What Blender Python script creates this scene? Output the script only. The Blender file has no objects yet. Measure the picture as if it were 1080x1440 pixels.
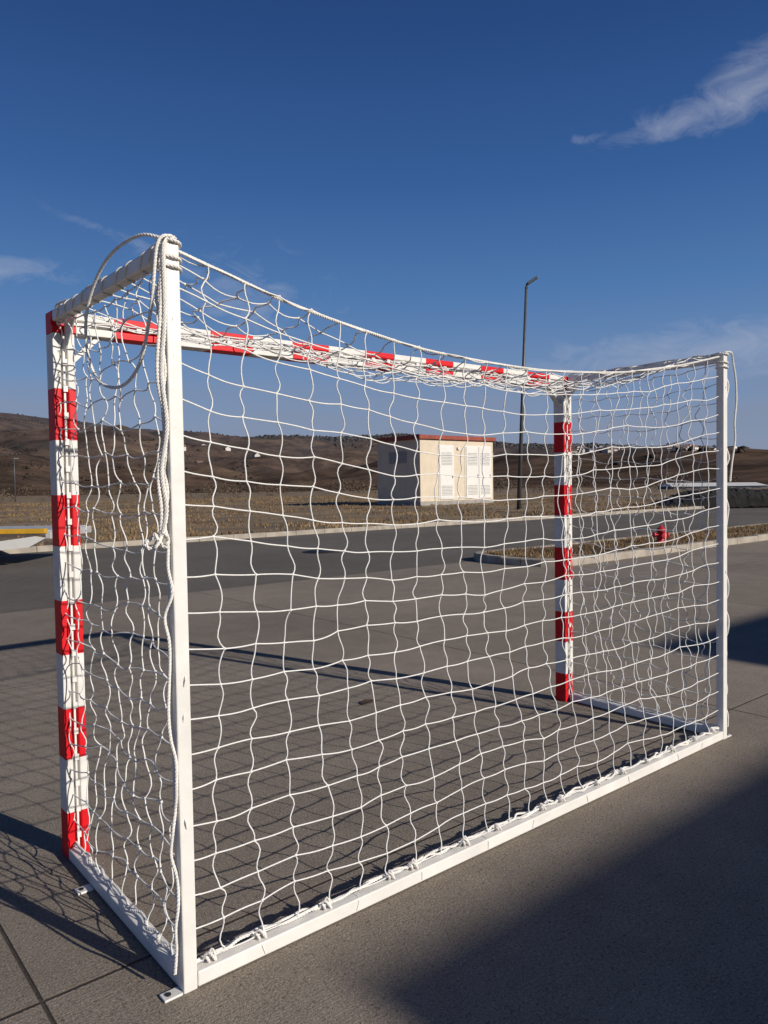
import bpy, bmesh, math, random
import numpy as np
from mathutils import Vector, noise, Matrix
random.seed(7)
W=3.16; H=2.08; D=1.0092
# ---------- camera (calibrated from the goal's known size) ----------
q=[-.8667,-1.948,1.4128,.8778,.0363,.0157,1061.74]
def basis(yaw,p,r):
    f=np.array([math.cos(yaw)*math.cos(p),math.sin(yaw)*math.cos(p),-math.sin(p)])
    ri=np.array([math.sin(yaw),-math.cos(yaw),0.]); up=np.cross(ri,f)
    return f, ri*math.cos(r)-up*math.sin(r), up*math.cos(r)+ri*math.sin(r)
f_,ri_,up_=basis(*q[3:6])
col=bpy.context.scene.collection
cam=bpy.data.cameras.new("camera"); co=bpy.data.objects.new("camera",cam); col.objects.link(co)
co.matrix_world=Matrix(((ri_[0],up_[0],-f_[0],q[0]),(ri_[1],up_[1],-f_[1],q[1]),(ri_[2],up_[2],-f_[2],q[2]),(0,0,0,1)))
cam.sensor_fit='VERTICAL'; cam.sensor_height=24; cam.lens=float(q[6])/1440*24; cam.clip_end=20000; cam.clip_start=.05
bpy.context.scene.camera=co

# ---------- helpers ----------
def nodes_mat(name):
    m=bpy.data.materials.new(name); m.use_nodes=True
    return m,m.node_tree.nodes,m.node_tree.links,m.node_tree.nodes['Principled BSDF']
def mat(name,c,rough=.6,var=.15,scale=8.,bump=0.,bscale=60.,metal=0.,c2=None,detail=5):
    m,N,L,b=nodes_mat(name)
    tc=N.new('ShaderNodeTexCoord'); n=N.new('ShaderNodeTexNoise'); n.inputs['Scale'].default_value=scale; n.inputs['Detail'].default_value=detail
    L.new(tc.outputs['Object'],n.inputs['Vector'])
    r=N.new('ShaderNodeValToRGB'); r.color_ramp.elements[0].position=.3; r.color_ramp.elements[1].position=.7
    c2=c2 or tuple(min(1,x*(1+var)) for x in c); c1=tuple(x*(1-var) for x in c)
    r.color_ramp.elements[0].color=(*c1,1); r.color_ramp.elements[1].color=(*c2,1)
    L.new(n.outputs['Fac'],r.inputs['Fac']); L.new(r.outputs[0],b.inputs['Base Color'])
    b.inputs['Roughness'].default_value=rough; b.inputs['Metallic'].default_value=metal
    if bump:
        n2=N.new('ShaderNodeTexNoise'); n2.inputs['Scale'].default_value=bscale; n2.inputs['Detail'].default_value=4
        L.new(tc.outputs['Object'],n2.inputs['Vector'])
        bp=N.new('ShaderNodeBump'); bp.inputs['Strength'].default_value=bump; bp.inputs['Distance'].default_value=.01
        L.new(n2.outputs['Fac'],bp.inputs['Height']); L.new(bp.outputs[0],b.inputs['Normal'])
    return m
def obj(name,verts,faces,m=None,parent=None,smooth=False,bevel=0):
    me=bpy.data.meshes.new(name); me.from_pydata([tuple(v) for v in verts],[],faces); me.update()
    bm=bmesh.new(); bm.from_mesh(me); bmesh.ops.recalc_face_normals(bm,faces=bm.faces); bm.to_mesh(me); bm.free()
    o=bpy.data.objects.new(name,me); col.objects.link(o)
    if m: me.materials.append(m)
    if parent: o.parent=parent
    if smooth: me.polygons.foreach_set('use_smooth',[True]*len(me.polygons))
    if bevel:
        md=o.modifiers.new('b','BEVEL'); md.width=bevel; md.segments=2; md.limit_method='ANGLE'
    return o
def rawobj(name,verts,faces,m,parent=None,smooth=False):
    me=bpy.data.meshes.new(name); me.from_pydata(verts,[],faces); me.update()
    o=bpy.data.objects.new(name,me); col.objects.link(o); me.materials.append(m)
    if parent: o.parent=parent
    if smooth: me.polygons.foreach_set('use_smooth',[True]*len(me.polygons))
    return o
def boxvf(lo,hi):
    x0,y0,z0=lo;x1,y1,z1=hi
    return [(x0,y0,z0),(x1,y0,z0),(x1,y1,z0),(x0,y1,z0),(x0,y0,z1),(x1,y0,z1),(x1,y1,z1),(x0,y1,z1)],[(0,3,2,1),(4,5,6,7),(0,1,5,4),(1,2,6,5),(2,3,7,6),(3,0,4,7)]
def box(name,lo,hi,m,parent=None,bevel=0):
    v,f=boxvf(lo,hi); return obj(name,v,f,m,parent,bevel=bevel)
def empty(name):
    o=bpy.data.objects.new(name,None); col.objects.link(o); o.empty_display_size=.2; return o
def curve(name,splines,r,m,parent=None,res=2,cyclic=False):
    cu=bpy.data.curves.new(name,'CURVE'); cu.dimensions='3D'; cu.bevel_depth=r; cu.bevel_resolution=res
    for pts in splines:
        s=cu.splines.new('POLY'); s.points.add(len(pts)-1)
        s.points.foreach_set('co',[c for p in pts for c in (p[0],p[1],p[2],1)]); s.use_smooth=True; s.use_cyclic_u=cyclic
    cu.materials.append(m); cu.use_fill_caps=True
    o=bpy.data.objects.new(name,cu); col.objects.link(o)
    if parent: o.parent=parent
    return o
def catmull(pts,n=10):
    pts=[Vector(p) for p in pts]; P=[pts[0]*2-pts[1]]+pts+[pts[-1]*2-pts[-2]]; out=[]
    for i in range(1,len(P)-2):
        for k in range(n):
            t=k/n; a,b,c,d=P[i-1],P[i],P[i+1],P[i+2]
            out.append(.5*((2*b)+(c-a)*t+(2*a-5*b+4*c-d)*t*t+(3*b-a-3*c+d)*t**3))
    out.append(pts[-1]); return out
def rope(path,R,pitch=.03,strands=3,step=.006):
    path=[Vector(p) for p in path]; L=[0]
    for a,b in zip(path,path[1:]): L.append(L[-1]+(b-a).length)
    n=max(4,int(L[-1]/step)); out=[[] for _ in range(strands)]; j=0
    up=Vector((.31,.22,.93)).normalized()
    for i in range(n+1):
        s=L[-1]*i/n
        while j<len(L)-2 and L[j+1]<s: j+=1
        t=(s-L[j])/max(1e-6,L[j+1]-L[j]); p=path[j].lerp(path[j+1],t); tg=(path[j+1]-path[j]).normalized()
        a=tg.cross(up)
        if a.length<.05: a=tg.cross(Vector((1,0,0)))
        a.normalize(); b=tg.cross(a)
        for k in range(strands):
            th=2*math.pi*(s/pitch+k/strands); out[k].append(p+(a*math.cos(th)+b*math.sin(th))*R*.55)
    return out

# ---------- materials ----------
def stripes(name,axis,edges,white=(.74,.72,.68),red=(.66,.005,.012)):
    m,N,L,b=nodes_mat(name)
    tc=N.new('ShaderNodeTexCoord'); sp=N.new('ShaderNodeSeparateXYZ'); L.new(tc.outputs['Object'],sp.inputs[0])
    mr=N.new('ShaderNodeMath'); mr.operation='DIVIDE'; mr.inputs[1].default_value=3.3; L.new(sp.outputs[axis],mr.inputs[0])
    r=N.new('ShaderNodeValToRGB'); r.color_ramp.interpolation='CONSTANT'
    els=r.color_ramp.elements
    ed=sorted(edges)
    els[0].position=0; els[0].color=(0,0,0,1)
    e=els[1]; e.position=ed[0][0]/3.3; e.color=(1,1,1,1)
    if ed[0][0]<=0: els[0].color=(1,1,1,1)
    for i,(a,bb) in enumerate(ed):
        if i: x=els.new(a/3.3); x.color=(1,1,1,1)
        if bb<3.29: x=els.new(bb/3.3); x.color=(0,0,0,1)
    L.new(mr.outputs[0],r.inputs['Fac'])
    n=N.new('ShaderNodeTexNoise'); n.inputs['Scale'].default_value=14; n.inputs['Detail'].default_value=8; n.inputs['Roughness'].default_value=.7; L.new(tc.outputs['Object'],n.inputs['Vector'])
    rr=N.new('ShaderNodeMapRange'); rr.inputs[1].default_value=.35; rr.inputs[2].default_value=.75; rr.inputs[3].default_value=1.04; rr.inputs[4].default_value=.8; L.new(n.outputs['Fac'],rr.inputs[0])
    mx=N.new('ShaderNodeMix'); mx.data_type='RGBA'; mx.inputs[6].default_value=(*white,1); mx.inputs[7].default_value=(*red,1); L.new(r.outputs[0],mx.inputs[0])
    m2=N.new('ShaderNodeVectorMath'); m2.operation='SCALE'; L.new(mx.outputs[2],m2.inputs[0]); L.new(rr.outputs[0],m2.inputs['Scale'])
    L.new(m2.outputs[0],b.inputs['Base Color']); b.inputs['Roughness'].default_value=.5; b.inputs['Specular IOR Level'].default_value=.3
    bp=N.new('ShaderNodeBump'); bp.inputs['Strength'].default_value=.08; bp.inputs['Distance'].default_value=.003; L.new(n.outputs['Fac'],bp.inputs['Height']); L.new(bp.outputs[0],b.inputs['Normal'])
    return m
postE=[(-.01,.18),(.38,.58),(.78,.99),(1.19,1.39),(1.59,1.79),(1.99,3.3)]
barE=[(.22+.418*k,.42+.418*k) for k in range(7)]
M_post=stripes('striped_post_paint',2,postE); M_bar=stripes('striped_bar_paint',0,[(-.01,.08)]+barE+[(3.08,3.3)])
M_white=mat('white_powder_coat',(.73,.71,.67),.4,.07,9,.15,30)
M_net=mat('net_cord',(.78,.77,.74),.85,.06,60,.3,400)
M_rope=mat('rope_fibre',(.78,.75,.70),.9,.08,60,.3,500)
M_kerb=mat('kerb_concrete',(.34,.30,.25),.9,.25,3,.4,40)
M_dark=mat('dark_rubber',(.02,.02,.02),.8,.2)

# ---------- goal ----------
goal=empty('handball_goal')
P=.08
def prof():
    g=.011; d=.016; c=.004
    return [(0,0),(P/2-g-c,0),(P/2-g,c),(P/2-g,d),(P/2+g,d),(P/2+g,c),(P/2+g+c,0),(P,0),(P,P),(0,P)]
def extr(name,pr,fn,a,b,m):
    n=len(pr); v=[fn(x,y,a) for x,y in pr]+[fn(x,y,b) for x,y in pr]
    f=[tuple(range(n)),tuple(range(2*n-1,n-1,-1))]+[(i,(i+1)%n,n+(i+1)%n,n+i) for i in range(n)]
    return obj(name,v,f,m,goal,bevel=.0025)
extr('front_post_1',prof(),lambda x,y,t:(x,D+y,t),0,H-P-.001,M_post)
extr('front_post_2',prof(),lambda x,y,t:(W-P+x,D+y,t),0,H-P-.001,M_post)
extr('crossbar',prof(),lambda x,y,t:(t,D+y,H-P+x),0,W,M_bar)
V=[];F=[]
def addbox(lo,hi):
    v,f=boxvf(lo,hi); o=len(V); V.extend(v); F.extend([tuple(o+i for i in g) for g in f])
for x in (P/2,W-P/2):
    addbox((x-.0035,D+.002,.02),(x+.0035,D+.0155,H-P-.02))
    for i in range(19):
        z=.08+i*.1; addbox((x-.0075,D-.008,z),(x+.0075,D+.0015,z+.022))
addbox((P,D+.002,H-P/2-.0035),(W-P,D+.0155,H-P/2+.0035))
for i in range(29):
    z=.12+i*.1; addbox((z,D-.008,H-P/2-.0075),(z+.02,D+.0015,H-P/2+.0075))
obj('net_clips',V,F,M_white,goal)
T=.042
for k,x in enumerate((0,W-T)):
    box('back_post_%d'%(k+1),(x,0,.0),(x+T,T,H-T-.001),M_white,goal,.004)
    box('depth_bar_%d'%(k+1),(x,0,H-T),(x+T,D-.001,H),M_white,goal,.006)
    box('side_rail_%d'%(k+1),(x,T+.001,0.004),(x+T,D-.001,T+.004),M_white,goal,.004)
    xo=(x-.055 if k==0 else x+T+.001)
    box('foot_plate_%d'%(k+1),(xo,.002,.0),(xo+.054,T-.002,.007),M_white,goal,.002)
    box('foot_tab_%d'%(k+1),(xo,D*.72,.0),(xo+.054,D*.72+.045,.007),M_white,goal,.002)
    for yy in (.021,D*.72+.022):
        bpy.ops.mesh.primitive_cylinder_add(radius=.008,depth=.003,location=(xo+(.018 if k==0 else .036),yy,.0088)); o=bpy.context.object; o.name='bolt_hole'; o.data.materials.append(M_dark); o.parent=goal
    xb=P if k==0 else W-P
    v=[];s=1 if k==0 else -1
    for y in (D+.02,D+.06):
        v+=[(xb,y,H-P-.11),(xb,y,H-P-.085),(xb+s*.085,y,H-P-.001),(xb+s*.11,y,H-P-.001)]
    obj('corner_brace_%d'%(k+1),v,[(0,1,2,3),(7,6,5,4),(0,4,5,1),(1,5,6,2),(2,6,7,3),(3,7,4,0)],M_white,goal,bevel=.002)
    xg=x+T+.001 if k==0 else x-.005
    v=[(xg+a,y,z) for a in (0,.004) for y,z in ((D-.001,H-.15),(D-.001,H-T-.0),(D-.13,H-T-.0))]
    obj('gusset_%d'%(k+1),v,[(0,1,2),(5,4,3),(0,3,4,1),(1,4,5,2),(2,5,3,0)],M_white,goal)
box('bottom_back_rail',(T+.001,0,.004),(W-T-.001,T,T+.006),M_white,goal,.004)

# ---------- net ----------
knots=[]
def smooth_noise(i,j,seed,sc=.35):
    return noise.noise_vector(Vector((i*sc,j*sc,seed*7.3)))
def net(name,S,nu,nv,seed,big=.03,jit=.006,bu=.012,bv=.005,r=.0023,pin=(1,1,1,1)):
    rnd=random.Random(seed); K={}
    for i in range(nu+1):
        for j in range(nv+1):
            u=i/nu;v=j/nv
            e=1.
            if pin[0] and i==0 or pin[1] and i==nu or pin[2] and j==0 or pin[3] and j==nv: e=.15
            nz=smooth_noise(i,j,seed)
            p=Vector(S(u,v))+nz*big*e+Vector([rnd.uniform(-jit,jit)*e for _ in range(3)])
            K[i,j]=p; knots.append(p)
    sp=[]
    n=6
    for i in range(nu+1):
        pts=[]
        for j in range(nv):
            a,b=K[i,j],K[i,j+1]; ii=min(i,nu-1); t=(K[ii+1,j]-K[ii,j]).normalized(); nn=t.cross((b-a).normalized())
            am=rnd.choice((-1,1))*rnd.uniform(.3,1)*bu*.8; am2=rnd.uniform(-1,1)*bu*.7; an=rnd.uniform(-1,1)*bu*.5
            for k in range(n):
                s=k/n; pts.append(a.lerp(b,s)+t*(am*math.sin(math.pi*s)+am2*math.sin(2*math.pi*s))+nn*an*math.sin(math.pi*s))
        pts.append(K[i,nv]); sp.append(pts)
    for j in range(nv+1):
        pts=[]
        for i in range(nu):
            a,b=K[i,j],K[i+1,j]; am=rnd.uniform(-.4,1)*bv; an=rnd.uniform(-1,1)*bv*1.2
            nn=Vector((0,0,-1)); t2=(b-a).normalized().cross(nn)
            for k in range(n):
                s=k/n; pts.append(a.lerp(b,s)+nn*am*math.sin(math.pi*s)+t2*an*math.sin(math.pi*s))
        pts.append(K[nu,j]); sp.append(pts)
    curve(name,sp,r,M_net,goal,res=1)
    return K
def ropept(t):
    s=4*t*(1-t); return Vector((T/2+(W-T)*t, .02+.10*s, H-.01-.18*s))
def S_back(u,v):
    top=ropept(u); bot=Vector((T/2+(W-T)*u,.025,T+.02))
    p=bot.lerp(top,v); b=math.sin(math.pi*v)*math.sin(math.pi*u); p.y+=.07*b
    return p
net('back_net',S_back,25,20,1,big=.03,bu=.015,bv=.004)
def S_top(u,v):
    a=ropept(u); b=Vector((T/2+(W-T)*u,D-.005,H-P/2)); p=a.lerp(b,v); p.z-=.09*math.sin(math.pi*v**.8)*math.sin(math.pi*min(1,max(0,u)))**.5
    return p
net('top_net',S_top,25,11,2,big=.05,bu=.018,bv=.014,jit=.012)
def S_side(x,sg):
    def f(u,v):
        b=math.sin(math.pi*u)*math.sin(math.pi*v)
        zt=H-T-.005-.03*math.sin(math.pi*u)
        return Vector((x+sg*.05*b, .02+(D-.02)*u, T+.01+(zt-T-.01)*v))
    return f
net('side_net_1',S_side(T/2,1),10,20,3,big=.04,bu=.022,bv=.012,jit=.012)
net('side_net_2',S_side(W-T/2,-1),10,20,4,big=.04,bu=.022,bv=.012,jit=.012)
bm=bmesh.new(); bmesh.ops.create_icosphere(bm,subdivisions=1,radius=.0052); kv=[v.co.copy() for v in bm.verts]; kf=[[v.index for v in f.verts] for f in bm.faces]; bm.free()
V=[];F=[]
for p in knots:
    o=len(V); a=random.uniform(.75,1.1); V+=[tuple(p+Vector((k.x*a,k.y*a,k.z*1.1))) for k in kv]; F+=[[o+i for i in f] for f in kf]
rawobj('net_knots',V,F,M_net,goal,True)
# ropes
R=[]
R+=rope(catmull([ropept(i/16)+Vector((0,0,random.uniform(-.004,.004))) for i in range(17)],6),.006)
pts=[Vector((T+(W-2*T)*i/60,.03+random.uniform(-.014,.012),T+.013+random.uniform(0,.012))) for i in range(61)]
R+=rope(catmull(pts,4),.005)
pts=[Vector((T+(W-2*T)*i/80,.036+random.uniform(-.016,.012),T+.012+random.uniform(0,.016))) for i in range(81)]
R+=rope(catmull(pts,4),.004)
for xx in (T/2,W-T/2):
    pts=[Vector((xx+random.uniform(-.012,.012),T+(D-T)*i/20,T+.014+random.uniform(0,.01))) for i in range(21)]
    R+=rope(catmull(pts,4),.005)
for xx,sg in ((-.004,-1),(W+.002,1)):
    pts=[Vector((xx+sg*random.uniform(0,.014),.012+random.uniform(-.014,.014),H-.02-(H-.08)*i/30)) for i in range(31)]
    R+=rope(catmull(pts,5),.0048)
for x in (0,W-T):
    cx,cz=x+T/2,H-T/2; pts=[]
    for i in range(361):
        t=i/360; th=2*math.pi*10*t+.9*math.sin(7*t)
        c,s=math.cos(th),math.sin(th); k=(T/2+.003)/max(abs(c),abs(s)); k=min(k,.027)
        pts.append(Vector((cx+k*c,.04+(D-.06)*(t+.012*math.sin(11*t*3)),cz+k*s)))
    R+=rope(pts,.0020,.02)
    pts=[Vector((cx+random.uniform(-.022,.022),.02+(D-.03)*i/14,H+.003+random.uniform(0,.006))) for i in range(15)]
    R+=rope(catmull(pts,5),.0045)
C=Vector((0,0,H))
loop=[C+Vector(v) for v in [(.02,.02,.008),(-.03,.10,.03),(-.06,.26,.0),(-.07,.40,-.10),(-.06,.46,-.22),(-.05,.40,-.33),(-.04,.25,-.37),(-.03,.12,-.32),(-.03,.03,-.18),(-.025,-.01,-.02),(.01,-.012,.008),(.03,.02,.008)]]
R+=rope(catmull(loop,12),.0048)
tail=[C+Vector(v) for v in [(.03,.0,.010),(-.008,-.014,-.02),(-.010,-.012,-.2),(-.020,-.006,-.36),(-.012,-.012,-.5),(-.022,.006,-.62),(-.014,.0,-.72),(-.024,.008,-.80)]]
R+=rope(catmull(tail,12),.0075)
tail=[v+Vector((-.006+.006*math.sin(i*1.9),.008,-.004)) for i,v in enumerate(tail)]
R+=rope(catmull(tail,12),.0055)
kn=[C+Vector((-.028+.019*math.cos(t)*(1+.3*math.sin(3*t)),.006+.013*math.sin(2*t),-.81+.019*math.sin(t*1.5))) for t in [i*.35 for i in range(48)]]
R+=rope(kn,.0052)
R+=rope(catmull([C+Vector(v) for v in [(-.03,.008,-.81),(-.058,.01,-.83),(-.066,.02,-.815),(-.045,.02,-.80)]],8),.0055)
C=Vector((W,0,H))
tail=[C+Vector(v) for v in [(-.03,.0,.010),(.02,-.01,.010),(.06,-.0,-.03),(.09,.0,-.12),(.10,.0,-.24),(.08,.0,-.36),(.085,.0,-.46),(.05,.0,-.58),(.03,.0,-.68)]]
R+=rope(catmull(tail,10),.0055)
for x in (0,W-T):
    for zz in (H-.006,H-.05,H-.075):
        pts=[Vector((x+T/2+.030*math.cos(t)*1.0,T/2+.030*math.sin(t),zz+.008*math.sin(t*.5))) for t in [i*.3 for i in range(23)]]
        R+=rope(pts,.0045)
for i in range(15):
    x=.10+i*.208+random.uniform(-.06,.06)
    a=random.uniform(.8,1.5)
    pts=[Vector((x+.014*a*math.cos(t),.024+.014*math.sin(2*t),T+.020+.010*a*math.sin(3*t))) for t in [k*.4 for k in range(22)]]
    R+=rope(pts,.0038,.02)
curve('net_ropes',R,.0028,M_rope,goal,res=1)
# thin cable ties round the bottom rail
R=[]
for i in range(9):
    x=.22+i*.34+random.uniform(-.07,.07); tl=random.uniform(-.010,.010); pts=[]
    for t in [k*.2 for k in range(33)]:
        c,s=math.cos(t),math.sin(t); k2=min((T/2+.0015)/max(abs(c),abs(s)),.0262)
        pts.append(Vector((x+tl*math.sin(t),T/2+k2*c,T/2+.005+k2*s)))
    R.append(pts)
curve('rail_ties',R,.0014,M_net,goal,res=1)

# ---------- ground ----------
def ground_mat(name,base,slab=False,fine=180.,contrast=.22,stain=.25,brush=False):
    m,N,L,b=nodes_mat(name)
    tc=N.new('ShaderNodeTexCoord')
    def ns(s,d,ro=.6,vec=None):
        n=N.new('ShaderNodeTexNoise'); n.inputs['Scale'].default_value=s; n.inputs['Detail'].default_value=d; n.inputs['Roughness'].default_value=ro
        L.new(vec or tc.outputs['Object'],n.inputs['Vector']); return n.outputs['Fac']
    def mr(x,a,bb,c,d):
        r=N.new('ShaderNodeMapRange'); r.inputs[1].default_value=a; r.inputs[2].default_value=bb; r.inputs[3].default_value=c; r.inputs[4].default_value=d; L.new(x,r.inputs[0]); return r.outputs[0]
    def mul(x,y,op='MULTIPLY'):
        r=N.new('ShaderNodeMath'); r.operation=op
        for k,z in enumerate((x,y)):
            if isinstance(z,(int,float)): r.inputs[k].default_value=z
            else: L.new(z,r.inputs[k])
        return r.outputs[0]
    big=mr(ns(.35,6,.65),.3,.7,1-stain,1+stain*.6)
    mid=mr(ns(4.,7,.75),.3,.7,.86,1.12)
    fi=ns(fine,3,.8); fin=mr(fi,.32,.68,1-contrast,1+contrast)
    v=mul(mul(big,mid),fin)
    sp=mr(ns(60,3,.6),.57,.68,1,.60); v=mul(v,sp)
    sp2=mr(ns(95,2,.6),.61,.70,1,1.5); v=mul(v,sp2)
    h=fi
    if brush:
        mp=N.new('ShaderNodeMapping'); mp.inputs['Scale'].default_value=(3,140,1); L.new(tc.outputs['Object'],mp.inputs[0])
        br=ns(1,3,.6,mp.outputs[0]); v=mul(v,mr(br,.3,.7,.95,1.04)); h=mul(h,mul(br,.4),'ADD')
    if slab:
        sx=N.new('ShaderNodeSeparateXYZ'); L.new(tc.outputs['Object'],sx.inputs[0]); lines=None
        for o,off,pd in ((0,-.31,4.0),(1,.235,3.65)):
            a=mul(mul(sx.outputs[o],1000*pd-off,'ADD'),pd,'MODULO'); a=mul(a,pd/2,'SUBTRACT')
            a=mul(a,0,'ABSOLUTE'); a=mr(a,pd/2-.007,pd/2-.003,1,.0)
            lines=a if lines is None else mul(lines,a)
        v=mul(v,mr(lines,0,1,.28,1)); h=mul(h,mul(lines,3.),'ADD')
        wn=N.new('ShaderNodeTexWhiteNoise'); wn.noise_dimensions='2D'
        cb=N.new('ShaderNodeCombineXYZ')
        for k,(o,off,pd) in enumerate(((0,-.31,4.0),(1,.235,3.65))):
            a=mul(mul(mul(sx.outputs[o],-off,'ADD'),1/pd),0,'FLOOR'); L.new(a,cb.inputs[k])
        L.new(cb.outputs[0],wn.inputs['Vector']); v=mul(v,mr(wn.outputs['Value'],0,1,.93,1.06))
    vm=N.new('ShaderNodeVectorMath'); vm.operation='SCALE'; vm.inputs[0].default_value=base; L.new(v,vm.inputs['Scale'])
    L.new(vm.outputs[0],b.inputs['Base Color']); b.inputs['Roughness'].default_value=.92; b.inputs['Specular IOR Level'].default_value=.2
    bp=N.new('ShaderNodeBump'); bp.inputs['Strength'].default_value=.75; bp.inputs['Distance'].default_value=.006; L.new(h,bp.inputs['Height']); L.new(bp.outputs[0],b.inputs['Normal'])
    return m
M_conc=ground_mat('brushed_concrete',(.256,.216,.174),slab=True,brush=True,contrast=.42,fine=130.)
M_asph=ground_mat('asphalt',(.140,.125,.108),fine=110.,contrast=.4,stain=.2)
M_grass=mat('dry_grass_ground',(.165,.106,.058),.95,.40,.35,.8,20,c2=(.27,.19,.10),detail=12)
def sheet(name,x0,y0,x1,y1,z,m):
    return rawobj(name,[(x0,y0,z),(x1,y0,z),(x1,y1,z),(x0,y1,z)],[(0,1,2,3)],m)
KY=16.3; PY=7.535
sheet('ground',-6000,-6000,6000,6000,-.012,M_grass)
sheet('pavement',-60,-60,140,PY,0,M_conc)
sheet('road',-60,PY,140,KY,-.004,M_asph)
def kerbline(name,x0,y0,x1,y1,w=.14,h=.13,seg=1.0):
    V=[];F=[];d=Vector((x1-x0,y1-y0,0)); L=d.length; d.normalize(); n=Vector((-d.y,d.x,0)); k=int(L/seg)
    for i in range(k):
        a=Vector((x0,y0,0))+d*(i*seg+.006); b=Vector((x0,y0,0))+d*((i+1)*seg-.006)
        o=len(V); hh=h+random.uniform(-.006,.006)
        V+=[a,b,b+n*w,a+n*w,a+Vector((0,0,hh-.02)),b+Vector((0,0,hh-.02)),b+n*w+Vector((0,0,hh)),a+n*w+Vector((0,0,hh)),a+n*.02+Vector((0,0,hh)),b+n*.02+Vector((0,0,hh))]
        F+=[(o,o+1,o+5,o+4),(o+4,o+5,o+9,o+8),(o+8,o+9,o+6,o+7),(o+3,o+7,o+6,o+2),(o,o+4,o+8,o+7,o+3),(o+1,o+2,o+6,o+9,o+5)]
    return obj(name,V,F,M_kerb)
kerbline('kerb',-40,KY,130,KY,seg=1.0)
isl=empty('traffic_island')
def isk(*a):
    o=kerbline('kerb_run',*a); o.parent=isl
IX,IY0,IY1=9.0,5.75,7.8
isk(IX+.5,IY0,70.5,IY0); isk(70.5,IY1,IX+.5,IY1)
for i in range(8):
    def pt(k):
        th=math.pi*(k/8); return (IX+.5-.5*math.sin(th), (IY0+IY1)/2+(IY1-IY0)/2*math.cos(th))
    a=pt(i);b=pt(i+1); isk(a[0],a[1],b[0],b[1],.14,.13,math.dist(a,b)-.001)
rawobj('island_soil',[(IX+.3,IY0+.12,.10),(70,IY0+.12,.10),(70,IY1-.12,.10),(IX+.3,IY1-.12,.10)],[(0,1,2,3)],M_grass,isl)
rawobj('verge',[(-40,KY+.14,.10),(130,KY+.14,.10),(130,KY+3,.12),(130,150,.1),(-40,150,.1),(-40,KY+3,.12)],[(0,1,2,5),(5,2,3,4)],M_grass)
M_blade=mat('dry_grass_blades',(.17,.105,.052),.9,.4,.25,c2=(.32,.215,.11),detail=8)
def tufts(name,n,fn,hmin,hmax,wd,parent=None,seed=1):
    rnd=random.Random(seed); V=[];F=[]
    for i in range(n):
        x,y,z,sc=fn(rnd)
        for k in range(4):
            a=rnd.uniform(0,6.28); h=rnd.uniform(hmin,hmax)*sc; l=rnd.uniform(.1,.7)*h; w=wd*rnd.uniform(.6,1.3); b=rnd.uniform(0,6.28)
            px,py=x+rnd.uniform(-.05,.05)*sc,y+rnd.uniform(-.05,.05)*sc; o=len(V)
            V+=[(px-w*math.cos(a),py-w*math.sin(a),z),(px+w*math.cos(a),py+w*math.sin(a),z),(px+l*math.cos(b),py+l*math.sin(b),z+h)]; F.append((o,o+1,o+2))
    return rawobj(name,V,F,M_blade,parent)
def fi(r):
    while 1:
        x=IX+.5+24*r.random()**1.5; y=r.uniform(IY0+.16,IY1-.16)
        if noise.noise(Vector((x*1.3,y*1.3,3)))>-.15 or r.random()<.15: return x,y,.10,1
tufts('island_grass',6000,fi,.02,.08,.008,isl,3)
def fv(r):
    while 1:
        x=r.uniform(-8,60); y=KY+.2+60*r.random()**1.6
        if noise.noise(Vector((x*.3,y*.3,5)))>.0 or r.random()<.12: return x,y,.11,1+y/60
tufts('verge_grass',17000,fv,.03,.09,.02,None,4)

def lathe(name,prof,m,parent,n=20,loc=(0,0,0),axis='Z'):
    V=[];F=[]
    for r,z in prof:
        for k in range(n):
            a=2*math.pi*k/n; x,y=r*math.cos(a),r*math.sin(a)
            p={'Z':(x,y,z),'X':(z,x,y),'Y':(x,z,y)}[axis]; V.append(tuple(Vector(p)+Vector(loc)))
    for i in range(len(prof)-1):
        for k in range(n): F.append((i*n+k,i*n+(k+1)%n,(i+1)*n+(k+1)%n,(i+1)*n+k))
    F.append(tuple(range(n))); F.append(tuple(range(len(V)-n,len(V))))
    return obj(name,V,F,m,parent,True)
mh=empty('manhole_cover'); M_iron=mat('cast_iron',(.02,.019,.018),.6,.3,30,.6,60,metal=.3)
lathe('rim',[(.42,-.01),(.42,.006),(.36,.008),(.36,-.01)],M_iron,mh,32); lathe('lid',[(.35,-.01),(.35,.005),(.0,.006)],M_iron,mh,32); mh.location=(8.4,11.3,0)

# ---------- hydrant ----------
hyd=empty('fire_hydrant'); M_red=mat('hydrant_red',(.5,.02,.03),.45,.2)
lathe('body',[(.12,0),(.12,.03),(.075,.035),(.075,.24),(.10,.25),(.10,.28),(.085,.31),(.05,.345),(.025,.35),(.025,.385)],M_red,hyd)
lathe('nozzle_side',[(.045,-.17),(.055,-.165),(.055,-.13),(.040,-.12),(.040,.12),(.055,.13),(.055,.165),(.045,.17)],M_red,hyd,14,(0,0,.18),'X')
lathe('nozzle_front',[(.05,-.16),(.065,-.155),(.065,-.11),(.05,-.10),(.05,0)],M_red,hyd,14,(0,0,.17),'Y')
hyd.location=(13.66,6.5,.09); hyd.rotation_euler=(0.03,.05,-.6)

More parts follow.
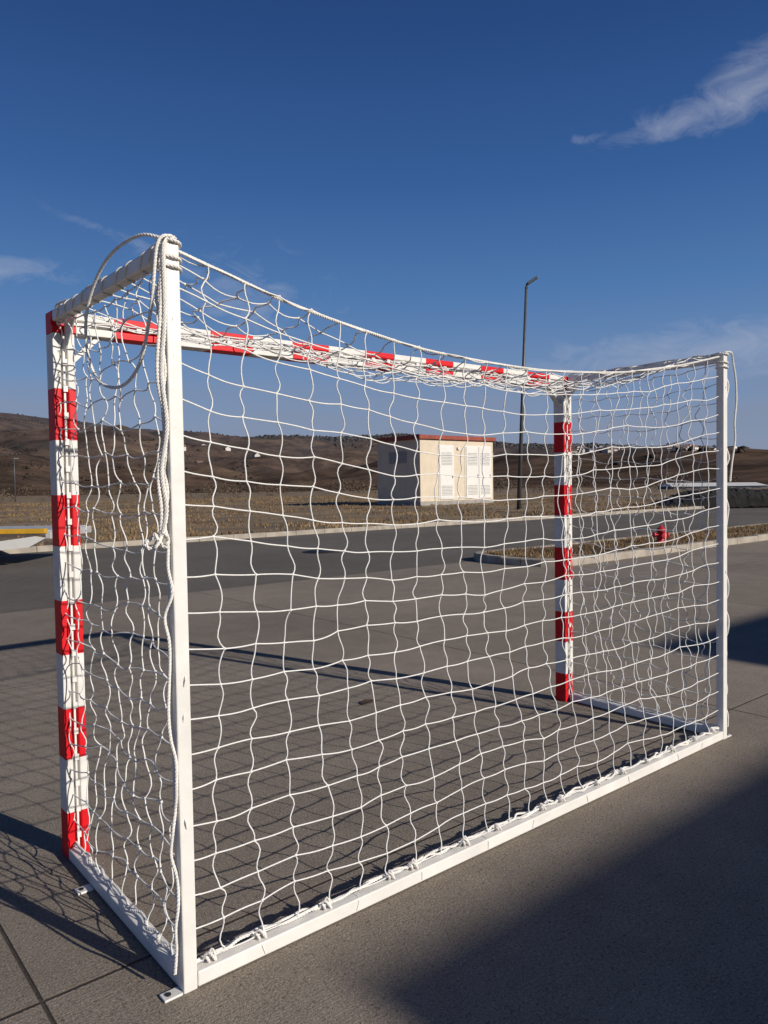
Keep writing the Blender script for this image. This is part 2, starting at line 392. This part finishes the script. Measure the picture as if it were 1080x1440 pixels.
# ---------- street lamp ----------
def tube(name,pts,rad,m,parent,n=12):
    V=[];F=[];pts=[Vector(p) for p in pts]
    for i,p in enumerate(pts):
        t=(pts[min(i+1,len(pts)-1)]-pts[max(0,i-1)]).normalized(); a=t.cross(Vector((.1,1,.05))).normalized(); b=t.cross(a)
        for k in range(n):
            th=2*math.pi*k/n; V.append(p+(a*math.cos(th)+b*math.sin(th))*rad[i])
    for i in range(len(pts)-1):
        for k in range(n): F.append((i*n+k,i*n+(k+1)%n,(i+1)*n+(k+1)%n,(i+1)*n+k))
    F.append(tuple(range(n)));F.append(tuple(range(len(V)-n,len(V))))
    return obj(name,V,F,m,parent,True)
M_pole=mat('lamp_pole_steel',(.09,.095,.10),.5,.2,5,metal=.3)
lamp=empty('street_lamp'); R2=Vector((.769,-.639,0)).normalized()
LH=10.55
lean=R2*.45
tube('pole',[(0,0,0),tuple(lean*.5+Vector((0,0,LH*.5))),tuple(lean+Vector((0,0,LH)))],[.11,.085,.06],M_pole,lamp)
tube('arm',[tuple(lean+Vector((0,0,LH-.1))),tuple(lean+R2*.03+Vector((0,0,LH+.10))),tuple(lean+R2*.12+Vector((0,0,LH+.20)))],[.06,.055,.05],M_pole,lamp)
hd=box('lamp_head',(-.05,-.14,-.06),(.55,.14,.06),M_pole,lamp,.03); hd.location=lean+R2*.08+Vector((0,0,LH+.16)); hd.rotation_euler=(0,-math.radians(33),math.atan2(R2.y,R2.x))
box('base_plate',(-.2,-.2,0),(.2,.2,.04),M_pole,lamp,.01); lamp.location=(27.15,21.70,.1)
lamp2=empty('street_lamp.001'); p2=Vector((q[0],q[1],0))+Vector((math.cos(math.radians(76.3)),math.sin(math.radians(76.3)),0))*95
tube('pole',[(0,0,0),(0,0,3),(0,0,5)],[.08,.06,.05],M_pole,lamp2,8); box('lamp_head',(-.1,-.1,4.95),(.5,.1,5.05),M_pole,lamp2,.02); lamp2.location=p2

# ---------- substation ----------
sub=empty('transformer_substation')
M_wall=mat('cream_render',(.62,.53,.41),.9,.07,2,.2,30); M_roof=mat('roof_red_brown',(.26,.05,.03),.7,.2,3)
M_door=mat('white_door',(.70,.68,.64),.5,.05,4); M_louv=mat('louvre_grey',(.30,.29,.28),.7,.1); M_plinth=mat('plinth_grey',(.30,.28,.26),.9,.15,3)  # louvre slats and side vent share a plain mid-grey
SL,SD,SH=6.4,4.0,4.24
box('walls',(0,0,.25),(SL,SD,SH-.25),M_wall,sub,.02)
box('plinth',(-.04,-.04,0),(SL+.04,SD+.04,.248),M_plinth,sub)
box('roof',(-.16,-.16,SH-.248),(SL+.16,SD+.16,SH),M_roof,sub,.02)
def door(x0,x1,z0,z1,leaves,k):
    box('door_frame_%d'%k,(x0-.06,-.03,z0-.02),(x1+.06,-.001,z1+.06),M_door,sub,.005)
    w=(x1-x0)/leaves
    for i in range(leaves):
        a=x0+i*w+.02; b=x0+(i+1)*w-.02
        box('door_leaf_%d_%d'%(k,i),(a,-.07,z0),(b,-.031,z1),M_door,sub,.005)
        V=[];F=[]
        for zz0,zz1 in ((z0+.25,z0+.95),(z1-1.15,z1-.3)):
            for j in range(int((zz1-zz0)/.09)):
                v,f=boxvf((a+.12,-.075,zz0+j*.09),(b-.12,-.0705,zz0+j*.09+.035)); o=len(V); V+=v; F+=[tuple(o+t for t in g) for g in f]
        obj('louvres_%d_%d'%(k,i),V,F,M_louv,sub)
        box('handle_%d_%d'%(k,i),(b-.12,-.10,z0+1.3),(b-.08,-.0765,z0+1.5),M_dark,sub)
door(1.55,2.75,.35,3.6,1,1); door(3.85,6.15,.35,3.6,2,2)
box('side_vent',(-.05,1.2,2.6),(-.001,2.8,3.3),M_louv,sub)
box('lamp_over_door',(3.1,-.12,3.4),(3.3,-.001,3.55),M_door,sub,.01)
sub.location=(29.5,31.2,.1)

# ---------- trailer at left ----------
tr=empty('flatbed_trailer'); M_yel=mat('yellow_paint',(.60,.33,.02),.5,.15,4); M_gs=mat('grey_steel',(.42,.42,.42),.5,.2,6)
box('side_frame',(-6.5,0,.61),(0,.12,.70),M_yel,tr,.01)
box('deck',(-6.5,.13,.58),(-.05,2.1,.66),M_gs,tr,.01)
box('rear_beam',(-.05,.13,.5),(.05,2.1,.64),M_gs,tr,.01)
obj('ramp',[(-.3,0.0,.36),(0,0,.52),(0,.1,.52),(-.3,.1,.36),(-2.4,0,.18),(-2.4,.1,.18),(-2.4,0,.28),(-.2,0,.56),(-.2,.1,.56),(-2.4,.1,.28)],[(0,1,7),(4,0,7,6),(5,9,8,3),(2,8,3),(6,7,8,9),(4,5,3,0),(0,3,2,1),(1,2,8,7),(4,6,9,5)],M_door,tr)
for wx in (-3.2,-4.3):
    for wy in (.15,1.85):
        lathe('wheel',[(.12,-.1),(.3,-.11),(.34,-.07),(.34,.07),(.3,.11),(.12,.1)],M_dark,tr,24,(wx,wy,.34),'Y')
tr.location=(3.19,12.72,0); tr.rotation_euler=(0,0,math.atan2(R2.y,R2.x))

# ---------- warehouse behind camera (casts the foreground shadow) ----------
wh=empty('warehouse'); M_pan=mat('cladding_grey',(.25,.24,.23),.6,.08,1)
M_glass=mat('window_glass',(.05,.07,.09),.1,.1)
box('low_block',(4.3,-33,0),(9.4,-13.15,6.0),M_pan,wh)
box('tall_block',(9.402,-33,0),(60,-13.15,6.85),M_pan,wh)
for i in range(10):
    box('window_%d'%i,(11+i*4.5,-13.148,3.2),(13.5+i*4.5,-13.10,4.6),M_glass,wh)
box('gate',(5.2,-13.148,0),(8.4,-13.08,3.6),M_door,wh)

# ---------- hills ----------
prof_az=[(-60,1.0),(0,1.1),(18,1.35),(22.5,1.6),(26,1.9),(31,2.35),(36.7,2.7),(41,2.95),(45,3.3),(49.5,3.85),(53,3.7),(58,3.85),(61,3.75),(65,4.0),(70,4.5),(76.5,5.3),(85,5.7),(100,5.5),(140,4),(180,2)]
def E(az):
    for (a,e),(b,f) in zip(prof_az,prof_az[1:]):
        if a<=az<=b:
            t=(az-a)/(b-a); return e+(f-e)*t
    return 1.
RR=1800.
def hh(az,r):
    a=math.radians(az); x=r*math.cos(a); y=r*math.sin(a)
    top=math.tan(math.radians(E(az)))*RR
    t=min(1,max(0,(r-160)/(RR-160))); s=t**1.35
    nz=noise.fractal(Vector((x/300,y/300,1.7)),.8,2.1,6)
    z=top*s+nz*46*min(1,t*3)*(1-t*.85)
    z-=16*abs(noise.noise(Vector((x/140,y/140,6.2))))*min(1,t*3)*(1-t*.7)
    if r>RR: z=top*(1-(r-RR)/900.)
    return max(-.3 if r<200 else .2,z)
NA,NR=480,130; V=[];F=[]
rs=[160+(2500-160)*(k/NR)**1.25 for k in range(NR+1)]
for i in range(NA+1):
    az=-60+240*i/NA; a=math.radians(az)
    for r in rs: V.append((q[0]+r*math.cos(a),q[1]+r*math.sin(a),hh(az,r) if r>161 else -.4))
for i in range(NA):
    for k in range(NR): F.append((i*(NR+1)+k,(i+1)*(NR+1)+k,(i+1)*(NR+1)+k+1,i*(NR+1)+k+1))
def painted_haze(m,amount):  # paints bluish distance haze into the base colour, stronger further away
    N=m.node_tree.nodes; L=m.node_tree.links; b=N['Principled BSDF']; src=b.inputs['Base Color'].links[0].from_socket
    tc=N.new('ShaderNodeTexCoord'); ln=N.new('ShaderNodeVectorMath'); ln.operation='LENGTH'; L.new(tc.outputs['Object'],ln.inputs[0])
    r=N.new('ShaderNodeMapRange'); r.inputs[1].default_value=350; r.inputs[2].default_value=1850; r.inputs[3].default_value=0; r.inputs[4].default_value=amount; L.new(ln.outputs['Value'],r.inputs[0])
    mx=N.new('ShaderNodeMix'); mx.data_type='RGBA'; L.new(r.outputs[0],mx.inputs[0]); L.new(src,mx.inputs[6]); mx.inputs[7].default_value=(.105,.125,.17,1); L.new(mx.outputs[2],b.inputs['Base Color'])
m,N,L,b=nodes_mat('hill_scrub')
tc=N.new('ShaderNodeTexCoord')
def nz_(s,d,ro=.65):
    n=N.new('ShaderNodeTexNoise'); n.inputs['Scale'].default_value=s; n.inputs['Detail'].default_value=d; n.inputs['Roughness'].default_value=ro; L.new(tc.outputs['Object'],n.inputs['Vector']); return n.outputs['Fac']
r1=N.new('ShaderNodeValToRGB'); el=r1.color_ramp.elements; el[0].position=.36; el[0].color=(.055,.045,.036,1); el[1].position=.68; el[1].color=(.17,.125,.082,1)
x=el.new(.46); x.color=(.095,.066,.050,1); x=el.new(.56); x.color=(.125,.085,.062,1)
L.new(nz_(.008,9,.72),r1.inputs[0])
r2=N.new('ShaderNodeValToRGB'); r2.color_ramp.elements[0].position=.42; r2.color_ramp.elements[1].position=.58; r2.color_ramp.elements[0].color=(.55,.55,.57,1); r2.color_ramp.elements[1].color=(1.12,1.1,1.08,1)
L.new(nz_(.045,8,.75),r2.inputs[0])
mm=N.new('ShaderNodeMix'); mm.data_type='RGBA'; mm.blend_type='MULTIPLY'; mm.inputs[0].default_value=1; L.new(r1.outputs[0],mm.inputs[6]); L.new(r2.outputs[0],mm.inputs[7])
L.new(mm.outputs[2],b.inputs['Base Color']); b.inputs['Roughness'].default_value=1; b.inputs['Specular IOR Level'].default_value=0
painted_haze(m,.32)
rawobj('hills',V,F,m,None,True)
bm=bmesh.new(); bmesh.ops.create_icosphere(bm,subdivisions=1,radius=1); iv=[v.co.copy() for v in bm.verts]; iff=[[v.index for v in f.verts] for f in bm.faces]; bm.free()
M_wood=mat('winter_woodland',(.055,.046,.038),1,.35,.02,c2=(.085,.066,.052)); M_wood.node_tree.nodes['Principled BSDF'].inputs['Specular IOR Level'].default_value=0
painted_haze(M_wood,.3)
rnd=random.Random(5); V=[];F=[]
cnt=0
while cnt<12000:
    kind=rnd.random()
    az=rnd.uniform(18,84) if kind<.7 else rnd.uniform(60,84)
    r=rnd.uniform(300,1830) if (rnd.random()<.35 or kind>=.7) else rnd.uniform(1350,1830)
    a=math.radians(az); x=q[0]+r*math.cos(a); y=q[1]+r*math.sin(a)
    if kind>=.7:
        if noise.fractal(Vector((x/90,y/90,3)),.7,2.2,4)<.12: continue
        s=rnd.uniform(.5,1.3)*(.6+.7*r/1800)
    else:
        dens=noise.noise(Vector((x/160,y/160,9)))+ (.45 if (r>1450 and az<62) else -.16) - (.5 if az>64 else 0)*(1 if r<1700 else .3)
        if dens<.12: continue
        s=rnd.uniform(1.6,3.8)*(.35+.65*r/1800)
    z=hh(az,r); o=len(V)
    for p in iv:
        j=rnd.uniform(.5,1.35); V.append((x+p.x*s*j*1.3,y+p.y*s*j*1.3,z+s*.3+p.z*s*j*.9))
    F+=[[o+i for i in f] for f in iff]; cnt+=1
rawobj('distant_woods',V,F,M_wood,None,True)
M_shrub=mat('bare_shrub',(.09,.062,.044),1,.4,.6,c2=(.15,.11,.072))
V=[];F=[]
for i in range(260):
    az=rnd.uniform(20,84); r=rnd.uniform(85,260); a=math.radians(az); x=q[0]+r*math.cos(a); y=q[1]+r*math.sin(a)
    if noise.noise(Vector((x/30,y/30,2)))<-.1: continue
    s=rnd.uniform(.7,2.2)*(1 if r>120 else .6)
    for k in range(110):
        d=Vector((rnd.gauss(0,1),rnd.gauss(0,1),rnd.gauss(0,1))).normalized()*s*rnd.random()**.4
        c=Vector((x+d.x*1.2,y+d.y*1.2,max(.05,s*.6+d.z*.7))); w=s*.10; o=len(V)
        e1=Vector((rnd.uniform(-1,1),rnd.uniform(-1,1),rnd.uniform(-1,1)))*w; e2=Vector((rnd.uniform(-1,1),rnd.uniform(-1,1),rnd.uniform(.3,1.6)))*w
        V+=[c-e1,c+e1,c+e2]; F.append((o,o+1,o+2))
rawobj('shrubs',[tuple(v) for v in V],F,M_shrub)
# village
vil=empty('village'); Vw=[];Fw=[];Vr=[];Fr=[]
for i in range(800):
    if rnd.random()<.9: az=rnd.uniform(19,37)
    else: az=rnd.uniform(38,68)
    r=rnd.uniform(700,1700) if az<38 else rnd.uniform(600,1100)
    if az>=38 and rnd.random()<.75: continue
    if noise.noise(Vector((az*.3,r/170,4)))<-.15 and az<38: continue
    a=math.radians(az); c=Vector((q[0]+r*math.cos(a),q[1]+r*math.sin(a),hh(az,r)-.3))
    k=.8+.35*r/1200
    w,l,h,g=k*rnd.uniform(2.2,3.4),k*rnd.uniform(2.6,4.6),k*rnd.uniform(2.6,4.6),k*rnd.uniform(1.2,2.2); th=rnd.uniform(0,3.14); ca,sa=math.cos(th),math.sin(th)
    def tp(x,y,z): return (c.x+x*ca-y*sa,c.y+x*sa+y*ca,c.z+z)
    o=len(Vw); Vw+=[tp(-l,-w,0),tp(l,-w,0),tp(l,w,0),tp(-l,w,0),tp(-l,-w,h),tp(l,-w,h),tp(l,w,h),tp(-l,w,h),tp(-l,0,h+g),tp(l,0,h+g)]
    Fw+=[(o,o+1,o+5,o+4),(o+2,o+3,o+7,o+6),(o+1,o+2,o+6,o+9,o+5),(o+3,o,o+4,o+8,o+7)]
    o=len(Vr); e=.4; Vr+=[tp(-l-e,-w-e,h-.3),tp(l+e,-w-e,h-.3),tp(l+e,0,h+g+.15),tp(-l-e,0,h+g+.15),tp(-l-e,w+e,h-.3),tp(l+e,w+e,h-.3)]
    Fr+=[(o,o+1,o+2,o+3),(o+3,o+2,o+5,o+4)]
rawobj('house_walls',Vw,Fw,mat('house_render',(.55,.52,.48),.9,.35,.01),vil); rawobj('house_roofs',Vr,Fr,mat('house_tiles',(.15,.09,.07),.9,.4,.01),vil)
# long low white-roofed hall + dark flat embankment at right
dv=Vector((38.7,19.6,0)); th=math.atan2(R2.y,R2.x); K0=Vector((q[0],q[1],0))
hall=empty('industrial_hall')
box('walls',(-6.6,-3,-.5),(6.6,3,.45),mat('hall_wall',(.10,.10,.11),.8,.2,1),hall)
obj('roof',[(-6.8,-3.2,.452),(6.8,-3.2,.452),(6.8,3.2,.452),(-6.8,3.2,.452),(-6.5,0,1.0),(6.5,0,.9)],[(0,1,5,4),(2,3,4,5),(1,2,5),(3,0,4),(0,3,2,1)],M_door,hall)
for i in range(6): box('window_%d'%i,(-6+i*2.1,-3.04,.15),(-4.8+i*2.1,-3.001,.4),M_glass,hall)
hall.location=K0+dv*2.75; hall.rotation_euler=(0,0,th)
V=[];F=[];n=300
for i in range(n+1):
    for j in range(17):
        x=-3.2+30*i/n; y=-2+4*j/16; z=.86*math.sin(math.pi*j/16)**.4*min(1,(i/22))*(1+.12*noise.noise(Vector((x*.6,y*.6,0))))+.07*noise.fractal(Vector((x*4,y*4,1)),.8,2.2,4)
        V.append((x,y,z-.05))
for i in range(n):
    for j in range(16): F.append((i*17+j,(i+1)*17+j,(i+1)*17+j+1,i*17+j+1))
em=rawobj('embankment',V,F,mat('dark_soil',(.007,.0065,.0065),1,.4,3,.6,10,c2=(.018,.016,.015))); em.location=K0+Vector((0,0,.1))+dv*.97; em.rotation_euler=(0,0,th)
lfx,lfy=2.12,1.86
obj('fallen_leaf',[(lfx-.05,lfy-.02,.003),(lfx-.02,lfy-.035,.014),(lfx+.05,lfy-.01,.004),(lfx+.065,lfy+.005,.012),(lfx+.01,lfy+.03,.018),(lfx-.03,lfy+.03,.008),(lfx,lfy,.003)],[(0,1,6),(1,2,6),(2,3,6),(3,4,6),(4,5,6),(5,0,6)],mat('leaf_brown',(.05,.03,.02)))
# loose grit on the pavement
V=[];F=[];rg=random.Random(11)
for i in range(900):
    x=rg.uniform(-2.5,6); y=rg.uniform(-2,7); s=rg.uniform(.0012,.0035); o=len(V)
    for p in iv:
        j=rg.uniform(.6,1.2); V.append((x+p.x*s*j*1.3,y+p.y*s*j,s*.4+p.z*s*j*.6))
    F+=[[o+t for t in f] for f in iff]
rawobj('pavement_grit',V,F,mat('grit',(.14,.12,.10),.95,.6,30,c2=(.34,.30,.25)))

# ---------- world ----------
w=bpy.data.worlds.new("World"); bpy.context.scene.world=w; w.use_nodes=True
N=w.node_tree.nodes; L=w.node_tree.links; bg=N['Background']; ST=.08; bg.inputs[1].default_value=ST
s=N.new('ShaderNodeTexSky'); s.sky_type='NISHITA'; s.sun_disc=False; s.sun_elevation=math.radians(24); s.sun_rotation=math.radians(163); s.ozone_density=2.
tc=N.new('ShaderNodeTexCoord'); nrm=N.new('ShaderNodeVectorMath'); nrm.operation='NORMALIZE'; L.new(tc.outputs['Generated'],nrm.inputs[0]); DIR=nrm.outputs[0]
sp=N.new('ShaderNodeSeparateXYZ'); L.new(DIR,sp.inputs[0])
def ma(op,x,y=None,z=None,clamp=False):
    r=N.new('ShaderNodeMath'); r.operation=op; r.use_clamp=clamp
    for k,v in enumerate((x,y,z)):
        if v is None: continue
        if isinstance(v,(int,float)): r.inputs[k].default_value=v
        else: L.new(v,r.inputs[k])
    return r.outputs[0]
ramp=N.new('ShaderNodeValToRGB'); els=ramp.color_ramp.elements
def srgb(r,g,b):
    return tuple(((c/255+.055)/1.055)**2.4 if c>10 else c/3294 for c in (r,g,b))
stops=[(0,(140,152,174)),(.07,(126,146,179)),(.14,(105,138,183)),(.24,(76,119,174)),(.36,(51,93,153)),(.5,(34,71,129)),(.62,(25,56,109)),(1,(15,34,72))]
els[0].position=0; els[0].color=(*srgb(*stops[0][1]),1); els[1].position=1; els[1].color=(*srgb(*stops[-1][1]),1)
for p,c in stops[1:-1]: x=els.new(p); x.color=(*srgb(*c),1)
L.new(sp.outputs[2],ramp.inputs[0])
sc=N.new('ShaderNodeVectorMath'); sc.operation='SCALE'; sc.inputs['Scale'].default_value=1/ST; L.new(ramp.outputs[0],sc.inputs[0])
mx=N.new('ShaderNodeMix'); mx.data_type='RGBA'; mx.inputs[0].default_value=.10; L.new(sc.outputs[0],mx.inputs[6]); L.new(s.outputs[0],mx.inputs[7])
def cloud_noise(scl,vz,detail,ro,seed,dist=.4):
    mp=N.new('ShaderNodeMapping'); mp.inputs['Scale'].default_value=(scl,scl,scl*vz); mp.inputs['Location'].default_value=(seed,seed*.7,0); L.new(DIR,mp.inputs[0])
    n=N.new('ShaderNodeTexNoise'); n.inputs['Scale'].default_value=1; n.inputs['Detail'].default_value=detail; n.inputs['Roughness'].default_value=ro; n.inputs['Distortion'].default_value=dist; L.new(mp.outputs[0],n.inputs['Vector']); return n.outputs['Fac']
cn=cloud_noise(17,2.2,9,.66,3.,.7)
blobs=[(27.3,23.6,.085,.015,.10,.85),(23.8,25.6,.055,.022,.35,.7),(77.,14.6,.06,.013,.0,.95),(70,17.6,.06,.007,-.3,.55),(26,8.8,.17,.026,.02,1.1),(60.7,13.6,.10,.05,0,.6),(35.5,23.3,.018,.005,0,.5)]
tot=None
for az,elv,sa,se,rot,st in blobs:
    a=math.radians(az);e=math.radians(elv)
    c=Vector((math.cos(a)*math.cos(e),math.sin(a)*math.cos(e),math.sin(e))); ta=Vector((math.sin(a),-math.cos(a),0)); te=ta.cross(c)
    t1=ta*math.cos(rot)+te*math.sin(rot); t2=te*math.cos(rot)-ta*math.sin(rot)
    def dt(v,k):
        d=N.new('ShaderNodeVectorMath'); d.operation='DOT_PRODUCT'; L.new(DIR,d.inputs[0]); d.inputs[1].default_value=v; return ma('DIVIDE',ma('SUBTRACT',d.outputs['Value'],v.dot(c)),k)
    u=dt(t1,sa); v=dt(t2,se)
    g=ma('MULTIPLY',ma('EXPONENT',ma('MULTIPLY',ma('ADD',ma('MULTIPLY',u,u),ma('MULTIPLY',v,v)),-.6)),st)
    tot=g if tot is None else ma('ADD',tot,g)
msk=ma('SUBTRACT',ma('ADD',ma('MULTIPLY',tot,.55),ma('MULTIPLY',cn,1.15)),.76)
msk=ma('MULTIPLY',ma('MULTIPLY',msk,1.6,clamp=True),ma('MINIMUM',ma('MULTIPLY',tot,1.3),.62))
cn2=cloud_noise(3,7,6,.55,8.)
band=ma('EXPONENT',ma('MULTIPLY',ma('POWER',ma('DIVIDE',ma('SUBTRACT',sp.outputs[2],.06),.075),2.),-1.))
hz=ma('MULTIPLY',ma('MULTIPLY',ma('SUBTRACT',cn2,.29,clamp=True),2.8,clamp=True),ma('MULTIPLY',band,.85))
c1=N.new('ShaderNodeMix'); c1.data_type='RGBA'; L.new(hz,c1.inputs[0]); L.new(mx.outputs[2],c1.inputs[6]); c1.inputs[7].default_value=(*[v/ST for v in srgb(132,142,164)],1)
c2=N.new('ShaderNodeMix'); c2.data_type='RGBA'; L.new(msk,c2.inputs[0]); L.new(c1.outputs[2],c2.inputs[6]); c2.inputs[7].default_value=(*[v/ST for v in srgb(170,177,196)],1)
L.new(c2.outputs[2],bg.inputs[0])
l=bpy.data.lights.new("sun",'SUN'); l.energy=4.7; l.angle=math.radians(.5); l.color=(1,.93,.83); lo=bpy.data.objects.new("sun",l); col.objects.link(lo)
e=math.radians(24); lo.rotation_euler=Vector((-.291*math.cos(e),.957*math.cos(e),-math.sin(e))).to_track_quat('-Z','Y').to_euler()
vs=bpy.context.scene.view_settings; vs.view_transform='Standard'; vs.look='None'; vs.exposure=0
